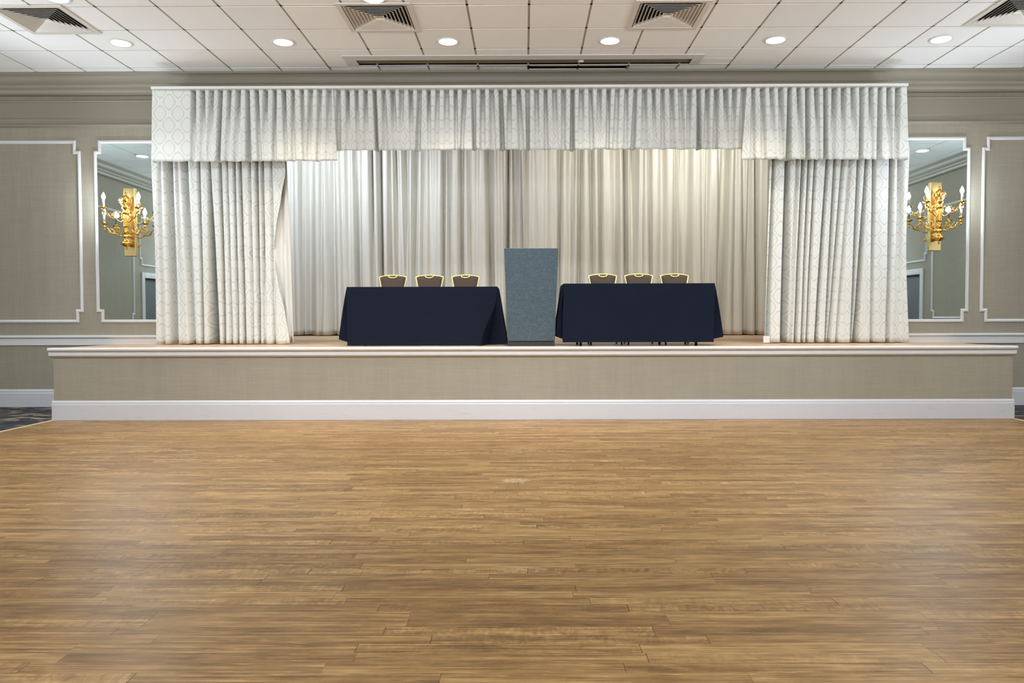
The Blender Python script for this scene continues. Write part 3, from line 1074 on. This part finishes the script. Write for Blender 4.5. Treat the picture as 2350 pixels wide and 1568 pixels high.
def make_sconce():
    r = empty('wall_sconce')
    bm = bmesh.new(); box(bm, (-0.078, -0.03, -0.465), (0.078, 0.0, 0.465)); link('backplate', bm, M['brass_plate'], r, bevel=0.006)
    cy = -0.115
    bm = bmesh.new()
    prof = [(0.004, -0.385), (0.012, -0.375), (0.016, -0.362), (0.008, -0.348), (0.02, -0.338), (0.05, -0.325), (0.075, -0.305), (0.078, -0.296), (0.06, -0.285), (0.038, -0.262), (0.024, -0.245),
            (0.020, -0.23), (0.044, -0.215), (0.048, -0.20), (0.030, -0.188), (0.026, -0.178), (0.040, -0.165), (0.044, -0.145), (0.034, -0.12), (0.03, -0.105), (0.036, -0.095)]
    lathe(bm, prof, (0, cy, 0), 24)
    link('urn', bm, M['brass'], r, smooth=True)
    bm = bmesh.new()
    n = 32
    rings = []
    for z in (-0.10, -0.06, 0.0, 0.06, 0.10):
        rings.append([bm.verts.new(((0.033 + 0.004 * math.cos(8 * 2 * PI * k / n)) * math.cos(2 * PI * k / n), cy + (0.033 + 0.004 * math.cos(8 * 2 * PI * k / n)) * math.sin(2 * PI * k / n), z)) for k in range(n)])
    for a, b in zip(rings, rings[1:]):
        for k in range(n): bm.faces.new((a[k], a[(k + 1) % n], b[(k + 1) % n], b[k]))
    bm.faces.new(rings[0][::-1]); bm.faces.new(rings[-1])
    link('fluted_column', bm, M['brass'], r, smooth=True)
    bm = bmesh.new()
    lathe(bm, [(0.038, 0.10), (0.05, 0.115), (0.04, 0.13), (0.03, 0.15), (0.052, 0.175), (0.056, 0.20), (0.036, 0.225), (0.028, 0.25), (0.05, 0.275), (0.056, 0.30), (0.046, 0.33), (0.02, 0.35), (0.012, 0.362), (0.02, 0.375), (0.014, 0.388), (0.003, 0.40)], (0, cy, 0), 20)
    for k in range(7):
        t = 2 * PI * k / 7
        d = Vector((math.cos(t), math.sin(t), 0)); c = Vector((0, cy, 0))
        tube(bm, spline([c + d * 0.03 + Vector((0, 0, 0.23)), c + d * 0.075 + Vector((0, 0, 0.26)), c + d * 0.07 + Vector((0, 0, 0.31)), c + d * 0.045 + Vector((0, 0, 0.30))], 4), 0.008, 6)
    link('leaf_finial', bm, M['brass'], r, smooth=True)
    arms = [(-0.275, -0.15, -0.035, 0), (0.275, -0.15, -0.035, 0), (-0.235, -0.235, 0.165, 1), (0.235, -0.235, 0.165, 1)]
    for ax, ay, az, up in arms:
        c = Vector((0, cy, 0)); e = Vector((ax, ay, az))
        d = Vector((ax, ay - cy, 0))
        zr = -0.17 if not up else 0.02
        bm = bmesh.new()
        pts = [c + d * 0.08 + Vector((0, 0, zr)), c + d * 0.25 + Vector((0, 0, zr - 0.03)), c + d * 0.48 + Vector((0, 0, az - 0.135)), c + d * 0.68 + Vector((0, 0, az - 0.125)), c + d * 0.84 + Vector((0, 0, az - 0.065)), e + Vector((0, 0, -0.045))]
        tube(bm, spline(pts, 6), lambda t: 0.0095 - 0.002 * t, 8)
        # scroll curls
        for q, sgn, rr in ((0.42, 1, 0.046), (0.70, 1, 0.032)):
            cc = c + d * q + Vector((0, 0, az - 0.135 + rr + 0.012))
            dn = d.normalized()
            sp = [cc + (dn * math.cos(t * 0.55) * (rr * (1 - t / 16)) + Vector((0, 0, 1)) * math.sin(t * 0.55) * (rr * (1 - t / 16))) for t in range(-3, 12)]
            tube(bm, sp, 0.0055, 6)
        lathe(bm, [(0.003, -0.095), (0.012, -0.085), (0.012, -0.072), (0.006, -0.064), (0.018, -0.05), (0.02, -0.035), (0.012, -0.022), (0.016, -0.012)], e, 12)
        arm = link('arm', bm, M['brass'], r, smooth=True)
        bm = bmesh.new(); lathe(bm, [(0.012, -0.014), (0.036, -0.008), (0.052, 0.004), (0.055, 0.01), (0.05, 0.008), (0.02, 0.002), (0.018, 0.024), (0.014, 0.026)], e, 20)
        link('drip_pan', bm, M['brass'], arm, smooth=True)
        bm = bmesh.new(); lathe(bm, [(0.013, 0.02), (0.0135, 0.10), (0.011, 0.112)], e, 14)
        link('candle', bm, M['candle'], arm, smooth=True)
        bm = bmesh.new(); lathe(bm, [(0.009, 0.11), (0.014, 0.12), (0.024, 0.14), (0.024, 0.155), (0.016, 0.18), (0.006, 0.20), (0.002, 0.21)], e, 14)
        link('bulb', bm, M['bulb'], arm, smooth=True)
    return r


s1 = make_sconce(); s1.location = (scL.x, ZW - 0.008, scL.z)
tag(s1, 'brass candle sconce with lit bulbs on the mirror left of the stage', 'wall sconce', 'mirror sconces')
s2 = copy_tree(s1); s2.location = (scR.x, ZW - 0.008, scR.z)
tag(s2, 'brass candle sconce with lit bulbs on the mirror right of the stage', 'wall sconce', 'mirror sconces')

# ------------------------------------------------------------------ FURNITURE ON STAGE
def make_chair():
    r = empty('banquet_chair')
    # back outline (half width by height)
    prof = [(0.47, 0.135), (0.58, 0.138), (0.70, 0.150), (0.80, 0.166), (0.87, 0.180), (0.905, 0.187)]
    yb = lambda z: 0.19 + (z - 0.47) * 0.12
    L = [(-w, yb(z), z) for z, w in prof]; R = [(w, yb(z), z) for z, w in prof][::-1]
    top = [(-0.187 + 0.374 * k / 10, yb(0.93), 0.918 + 0.022 * math.sin(PI * k / 10)) for k in range(0, 11)]
    bm = bmesh.new(); tube(bm, L + top + R, 0.0115, 8)
    fr = link('back_frame', bm, M['gold'], r, smooth=True)
    # padded back
    bm = bmesh.new()
    rows = []
    for k in range(13):
        z = 0.50 + (0.918 - 0.50) * k / 12
        w = 0.0
        for (za, wa), (zb_, wb) in zip(prof, prof[1:]):
            if z <= zb_ or (za, wa) == prof[-2]:
                w = lerp(wa, wb, min(1, max(0, (z - za) / (zb_ - za)))); break
        row_f, row_b = [], []
        for j in range(11):
            q = -1 + 2 * j / 10
            x = q * (w - 0.006)
            zz = z + (0.016 * (1 - q * q) if k == 12 else 0)
            bul = 0.022 * (1 - q ** 4) * (0.35 if k in (0, 12) else 1)
            row_f.append(bm.verts.new((x, yb(z) - bul - 0.004, zz))); row_b.append(bm.verts.new((x, yb(z) + bul * 0.4 + 0.004, zz)))
        rows.append((row_f, row_b))
    for (f0, b0), (f1, b1_) in zip(rows, rows[1:]):
        for j in range(10):
            bm.faces.new((f0[j], f0[j + 1], f1[j + 1], f1[j])); bm.faces.new((b0[j + 1], b0[j], b1_[j], b1_[j + 1]))
        bm.faces.new((f0[0], f1[0], b1_[0], b0[0])); bm.faces.new((f0[10], b0[10], b1_[10], f1[10]))
    for f, b in (rows[0], rows[-1]):
        for j in range(10): bm.faces.new((f[j], b[j], b[j + 1], f[j + 1]))
    link('backrest', bm, M['chair_fabric'], r, smooth=True)
    bm = bmesh.new()
    ya = yb(0.925) - 0.022
    ring = [(-0.055, ya, 0.93)] + [(0.055 * -math.cos(PI * k / 10), ya - 0.006, 0.922 - 0.019 * math.sin(PI * k / 10)) for k in range(0, 11)] + [(0.055, ya, 0.93)]
    tube(bm, ring, 0.0105, 8)
    link('grip', bm, M['gold'], r, smooth=True)
    # seat
    bm = bmesh.new()
    box(bm, (-0.205, -0.22, 0.425), (0.205, 0.20, 0.475))
    link('seat', bm, M['chair_fabric'], r, bevel=0.02, )
    bm = bmesh.new()
    tube(bm, [(-0.19, -0.2, 0.415), (0.19, -0.2, 0.415), (0.19, 0.185, 0.415), (-0.19, 0.185, 0.415)], 0.011, 8, closed=True)
    link('seat_frame', bm, M['gold'], r)
    for sx in (-1, 1):
        bm = bmesh.new(); tube(bm, [(sx * 0.19, -0.2, 0.42), (sx * 0.2, -0.225, 0.0)], 0.011, 8); link('leg', bm, M['dark_metal'], r, smooth=True)  # chair legs coloured dark for shade under the table; frame is gold
        bm = bmesh.new(); tube(bm, spline([(sx * 0.135, 0.19, 0.48), (sx * 0.16, 0.19, 0.40), (sx * 0.19, 0.25, 0.0)], 5), 0.011, 8); link('leg', bm, M['dark_metal'], r, smooth=True)
    return r


CH = [(902, 632, 10.48, 'gold-framed banquet chair behind the dark-blue table left of the lectern, left one'),
      (986, 632, 10.48, 'gold-framed banquet chair behind the table left of the lectern, middle one'),
      (1068.5, 631, 10.48, 'gold-framed banquet chair behind the table left of the lectern, nearest the lectern'),
      (1383, 631, 10.34, 'gold-framed banquet chair behind the table right of the lectern, nearest the lectern'),
      (1465.5, 631, 10.34, 'gold-framed banquet chair behind the table right of the lectern, middle one'),
      (1547.5, 629, 10.34, 'gold-framed banquet chair behind the table right of the lectern, farthest from the lectern')]
CH[0] = CH[0][:3] + ('gold-framed banquet chair behind the table left of the lectern, farthest from the lectern',)
cp = make_chair()
for i, (px, py, yy, lb) in enumerate(CH):
    c = cp if i == 0 else copy_tree(cp)
    c.location = (atx(px, yy, 645), yy - 0.24, ST)
    tag(c, lb, 'chair', 'banquet chairs behind the tables')


def make_table(x0, x1, y0, dep, hgt):
    r = empty('folding_table', ((x0 + x1) / 2, y0 + dep / 2, ST))
    w = (x1 - x0) / 2 - 0.012; d = dep / 2 - 0.012
    bm = bmesh.new(); box(bm, (-w, -d, hgt - 0.028), (w, d, hgt - 0.004)); link('tabletop', bm, M['plywood'], r, bevel=0.006)
    for sx in (-1, 1):
        for sy in (-1, 1):
            bm = bmesh.new(); tube(bm, [(sx * (w - 0.22), sy * (d - 0.08), hgt - 0.03), (sx * (w - 0.2), sy * (d - 0.06), 0.0)], 0.014, 10)
            link('leg', bm, M['dark_metal'], r, smooth=True)
        bm = bmesh.new(); tube(bm, [(sx * (w - 0.215), -(d - 0.075), hgt * 0.45), (sx * (w - 0.215), d - 0.075, hgt * 0.45)], 0.010, 8)
        link('crossbar', bm, M['dark_metal'], r, smooth=True)
    return r


def make_cloth(name, x0, x1, y0, dep, hgt, hemF, cl, cr_, seed):
    """cl / cr_: dict(fx: front edge drift at hem, crease: depth, flare: side flare at hem, hem: side hem height, bias)"""
    r_x, r_y = (x0 + x1) / 2, y0 + dep / 2
    bm = bmesh.new()
    W2, D2 = (x1 - x0) / 2, dep / 2
    NZ = 22
    rows = []
    for i in range(NZ + 1):
        v = i / NZ
        e = v ** 0.85
        pts = []   # (x, y, hem)
        def front_y(x): return -D2 - 0.006 - 0.012 * v
        # front edge, left to right
        xa = -W2 + cl['fx'] * sst((v - cl.get('v0', 0)) / (1 - cl.get('v0', 0))); xb = W2 + cr_['fx'] * sst((v - cr_.get('v0', 0)) / (1 - cr_.get('v0', 0)))
        for k in range(41):
            x = lerp(xa, xb, k / 40)
            pts.append((x, front_y(x), hemF))
        def corner(cc, sg, xe):
            cr0 = cc['crease'] * sst(min(1.0, (v - cc.get('v0', 0)) / (1 - cc.get('v0', 0)) * cc.get('fast', 1.0)))
            F = Vector((xe, front_y(0))); fl = cc['flare'] * e
            C = Vector((sg * W2 - sg * cr0 * cc.get('cin', 0.2) + (xe - sg * W2) * 0.4, -D2 + cr0))
            S = Vector((sg * (W2 + fl + 0.004), -D2 + 0.03 + cc.get('back', 0.10) * v))
            seq = []
            for k in range(1, 7):
                t = k / 6; q = F.lerp(C, sst(t)); seq.append((q.x, q.y, lerp(hemF, cc['hemf'], t)))
            for k in range(1, 7):
                t = k / 6; q = C.lerp(S, t ** 0.8); seq.append((q.x, q.y, lerp(cc['hemf'], cc['hem'] * 0.6 + cc['hemf'] * 0.4, t)))
            y = S.y
            for k in range(1, 13):
                t = k / 12
                wv = 0.012 * math.sin(t * 9 + seed) * v
                seq.append((sg * (W2 + 0.004 + fl * (1 - 0.15 * t)) + sg * wv, lerp(S.y, D2 + 0.05 * v, t), lerp(cc['hem'] * 0.6 + cc['hemf'] * 0.4, cc['hem'], min(1, t * 1.5))))
            return seq
        right = corner(cr_, 1, xb)
        left = corner(cl, -1, xa)
        backp = []
        for k in range(1, 60):
            t = k / 60
            ed = min(1.0, min(t, 1 - t) * 14)
            backp.append((lerp(right[-1][0], left[-1][0], t), D2 + 0.008 + 0.03 * v + 0.008 * math.sin(t * 30 + seed) * v, lerp(0.2, 0.56, sst(ed))))
        loop = pts + right + backp + left[::-1]
        row = []
        for (x, y, hm) in loop:
            # rounded shoulder
            zz = hgt + 0.003 - (hgt - hm) * v
            row.append(bm.verts.new((x, y, zz)))
        rows.append(row)
    n = len(rows[0])
    for a, b in zip(rows, rows[1:]):
        for k in range(n):
            bm.faces.new((a[k], b[k], b[(k + 1) % n], a[(k + 1) % n]))
    bm.faces.new(rows[0])
    bmesh.ops.triangulate(bm, faces=[f for f in bm.faces if len(f.verts) > 4])
    o = link(name, bm, M['navy'], smooth=True, loc=(r_x, r_y, ST))
    md = o.modifiers.new('cloth', 'SOLIDIFY'); md.thickness = 0.003; md.offset = 1
    md2 = o.modifiers.new('split', 'EDGE_SPLIT'); md2.split_angle = math.radians(50)
    return o


# left table
YT1, H1 = 9.60, 0.742
tx0, tx1 = atx(796, YT1, 665), atx(1140, YT1, 665)
t1 = make_table(tx0, tx1, YT1, 0.76, H1)
tag(t1, 'folding table hidden under the navy cloth left of the lectern', 'table', 'covered stage tables')
c1 = make_cloth('tablecloth', tx0, tx1, YT1, 0.76, H1, 0.004,
                dict(fx=0.006, crease=0.11, flare=0.135, hem=0.115, hemf=0.03, cin=0.45, back=0.10, fast=2.2),
                dict(fx=-0.20, crease=0.22, flare=0.12, hem=0.03, hemf=0.004, cin=0.15, back=-0.02, v0=0.12), 1.0)
tag(c1, 'navy tablecloth with front hem touching the stage, on the table left of the lectern', 'tablecloth', 'navy tablecloths')
YT2, H2 = 9.40, 0.768
tx0, tx1 = atx(1294, YT2, 660), atx(1640, YT2, 660)
t2 = make_table(tx0, tx1, YT2, 0.76, H2)
tag(t2, 'folding table with black legs under the raised navy cloth right of the lectern', 'table', 'covered stage tables')
c2 = make_cloth('tablecloth', tx0, tx1, YT2, 0.76, H2, 0.045,
                dict(fx=-0.015, crease=0.12, flare=0.095, hem=0.15, hemf=0.07, cin=0.4, back=0.10, fast=2.2),
                dict(fx=-0.015, crease=0.12, flare=0.14, hem=0.13, hemf=0.07, cin=0.5, back=0.10, fast=2.2), 2.0)
tag(c2, 'navy tablecloth with raised hem showing table legs, right of the lectern', 'tablecloth', 'navy tablecloths')

# lectern
YL = 9.47
lec = empty('lectern', (atx(1219, YL, 680), YL + 0.24, ST))
tag(lec, 'tall grey-blue carpet-covered lectern on dark plinth between the two tables', 'lectern')
zt_l, zb_l = atz(570, YL) - ST, atz(783, YL) - ST
wt = (atx(1280, YL, 575) - atx(1156, YL, 575)) / 2; wb = (atx(1275, YL, 780) - atx(1166, YL, 780)) / 2
zt2 = zt_l
bm = bmesh.new()
yf, ybk = -0.24, 0.26
def slab(vsf):
    v = [bm.verts.new(p) for p in vsf]
    for f in ((0, 1, 2, 3), (7, 6, 5, 4), (0, 4, 5, 1), (1, 5, 6, 2), (2, 6, 7, 3), (3, 7, 4, 0)): bm.faces.new([v[i] for i in f])
T = 0.022
slab([(-wb, yf, zb_l), (wb, yf, zb_l), (wt, yf, zt2), (-wt, yf, zt2), (-wb, yf + T, zb_l), (wb, yf + T, zb_l), (wt, yf + T, zt2), (-wt, yf + T, zt2)])
link('front_panel', bm, M['felt'], lec, bevel=0.006)
for sg in (-1, 1):
    bm = bmesh.new()
    xb_, xt_ = sg * wb, sg * wt
    slab([(xb_ - sg * T, yf + T, zb_l), (xb_, yf + T, zb_l), (xt_, yf + T, zt2 - 0.005), (xt_ - sg * T, yf + T, zt2 - 0.005), (xb_ - sg * T, ybk, zb_l), (xb_, ybk, zb_l), (xt_, ybk, zt2 - 0.17), (xt_ - sg * T, ybk, zt2 - 0.17)])
    link('side_panel', bm, M['felt'], lec, bevel=0.004)
bm = bmesh.new()
slab([(-wt + T, yf + T, zt2 - 0.05), (wt - T, yf + T, zt2 - 0.05), (wt - T, yf + T, zt2 - 0.03), (-wt + T, yf + T, zt2 - 0.03), (-wt + T, ybk, zt2 - 0.20), (wt - T, ybk, zt2 - 0.20), (wt - T, ybk, zt2 - 0.18), (-wt + T, ybk, zt2 - 0.18)])
link('reading_top', bm, M['dark_wood'], lec)
bm = bmesh.new(); box(bm, (-wb + T, yf + T, 0.55), (wb - T, ybk - 0.03, 0.57)); link('shelf', bm, M['dark_wood'], lec)
bm = bmesh.new(); box(bm, (-wb + 0.005, yf + 0.02, 0.0), (wb - 0.005, ybk, zb_l)); pl = link('plinth', bm, M['dark_wood'], lec, bevel=0.004); pl['label'] = 'dark recessed plinth'

# ------------------------------------------------------------------ LIGHTS
def spot(name, loc, power, col=(1, 0.93, 0.83), size=150, blend=0.9, rad=0.10, target=None):
    l = bpy.data.lights.new(name, 'SPOT'); l.energy = power; l.color = col; l.spot_size = math.radians(size); l.spot_blend = blend; l.shadow_soft_size = rad
    o = bpy.data.objects.new(name, l); o.location = loc; COL.objects.link(o)
    if target:
        o.rotation_euler = (Vector(target) - Vector(loc)).to_track_quat('-Z', 'Y').to_euler()
    return o


def point(name, loc, power, col, rad=0.1):
    l = bpy.data.lights.new(name, 'POINT'); l.energy = power; l.color = col; l.shadow_soft_size = rad
    o = bpy.data.objects.new(name, l); o.location = loc; COL.objects.link(o)
    return o


WARM = (0.96, 0.97, 0.97)
COOL = (0.76, 0.89, 1.0)
NEUT = (0.86, 0.93, 1.0)
for k, (x, y, _) in enumerate(CANS):
    spot('can_and_fill_lamp', (x, y, CEIL - 0.05), (175 if abs(x) < 3.5 else 90) if k < 8 else 50, (1.0, 0.89, 0.68) if abs(x) < 3.5 else WARM, 96, 0.8)
for x in (-4.5, -1.2, 1.2, 4.5):
    # added unseen spots that brighten the stage front and mid floor
    spot('can_and_fill_lamp', (x, 5.4, CEIL - 0.06), 620, NEUT, 70, 0.9, 0.10, (x * 0.88, 9.8, 0.9))
    spot('can_and_fill_lamp', (x * 0.9, 4.9, CEIL - 0.05), 480, NEUT, 74, 0.9, 0.1, (x * 0.8, 6.2, 0))
for q in (-1, 1):
    # added unseen spots at both sides, turned up to brighten the ceiling
    spot('ceiling_side_fill', (q * 7.5, 8.0, 2.4), 225, (0.84, 0.92, 1.0), 96, 0.8, 0.12, (q * 3.0, 8.7, CEIL))
for y in (2.6, -0.2, -3.0):
    for x in (-7.8, -4.5, 4.5, 7.8):
        spot('can_and_fill_lamp', (x, y, CEIL - 0.05), 90 if abs(x) > 7 and y > 2 else 8, NEUT, 120 if abs(x) > 7 else 110, 0.7)
for sc in (scL, scR):
    for dx, dy, dz in ((-0.275, -0.15, 0.12), (0.275, -0.15, 0.12), (-0.235, -0.235, 0.32), (0.235, -0.235, 0.32)):
        point('candle_light', (sc.x + dx, ZW + dy - 0.03, sc.z + dz), 27 if dz > 0.2 else 9, COOL, 0.03)
# added fill spots behind the camera, lighting the ceiling from below
for x, y in ((-3.6, -1.2), (3.6, -1.2), (0, -1.8), (-4.0, -4.0), (4.0, -4.0)):
    spot('ceiling_fill', (x, y, 2.3), 880, (0.82, 0.91, 1.0), 164, 0.3, 0.25, (x, y + 0.35, CEIL))
# added fill points near the side walls, without fixtures, outside the frame
for y in (7.3, 1.0):
    for X, q in ((XL, 1), (XR, -1)):
        point('side_fill_light', (X + q * 0.7, y, 2.7), 110 if y > 2 else 60, COOL, 0.12)
# stage lights behind the valance
for x, pw, col in ((-4.0, 640, (0.80, 0.90, 1.0)), (-1.4, 180, (0.90, 0.95, 1.0)), (1.2, 180, (1, 0.98, 0.94)), (3.4, 370, (1.0, 0.98, 0.88))):
    spot('stage_light', (x, 12.6, SC - 0.15), pw * 0.8, col, 130, 0.8, 0.15, (x, 15.2, 2.4))

w = bpy.data.worlds.new('world'); S.world = w
w.use_nodes = True
w.node_tree.nodes['Background'].inputs[0].default_value = (0.02, 0.02, 0.022, 1)
w.node_tree.nodes['Background'].inputs[1].default_value = 1.0

S.view_settings.view_transform = 'Standard'
S.view_settings.look = 'None'
S.view_settings.exposure = -0.12
S.view_settings.gamma = 1.0
S.view_settings.use_curve_mapping = False
S.cycles.use_denoising = True
S.cycles.max_bounces = 6
S.cycles.diffuse_bounces = 4
S.cycles.glossy_bounces = 4
S.cycles.sample_clamp_indirect = 6.0
S.cycles.caustics_reflective = False
S.cycles.caustics_refractive = False
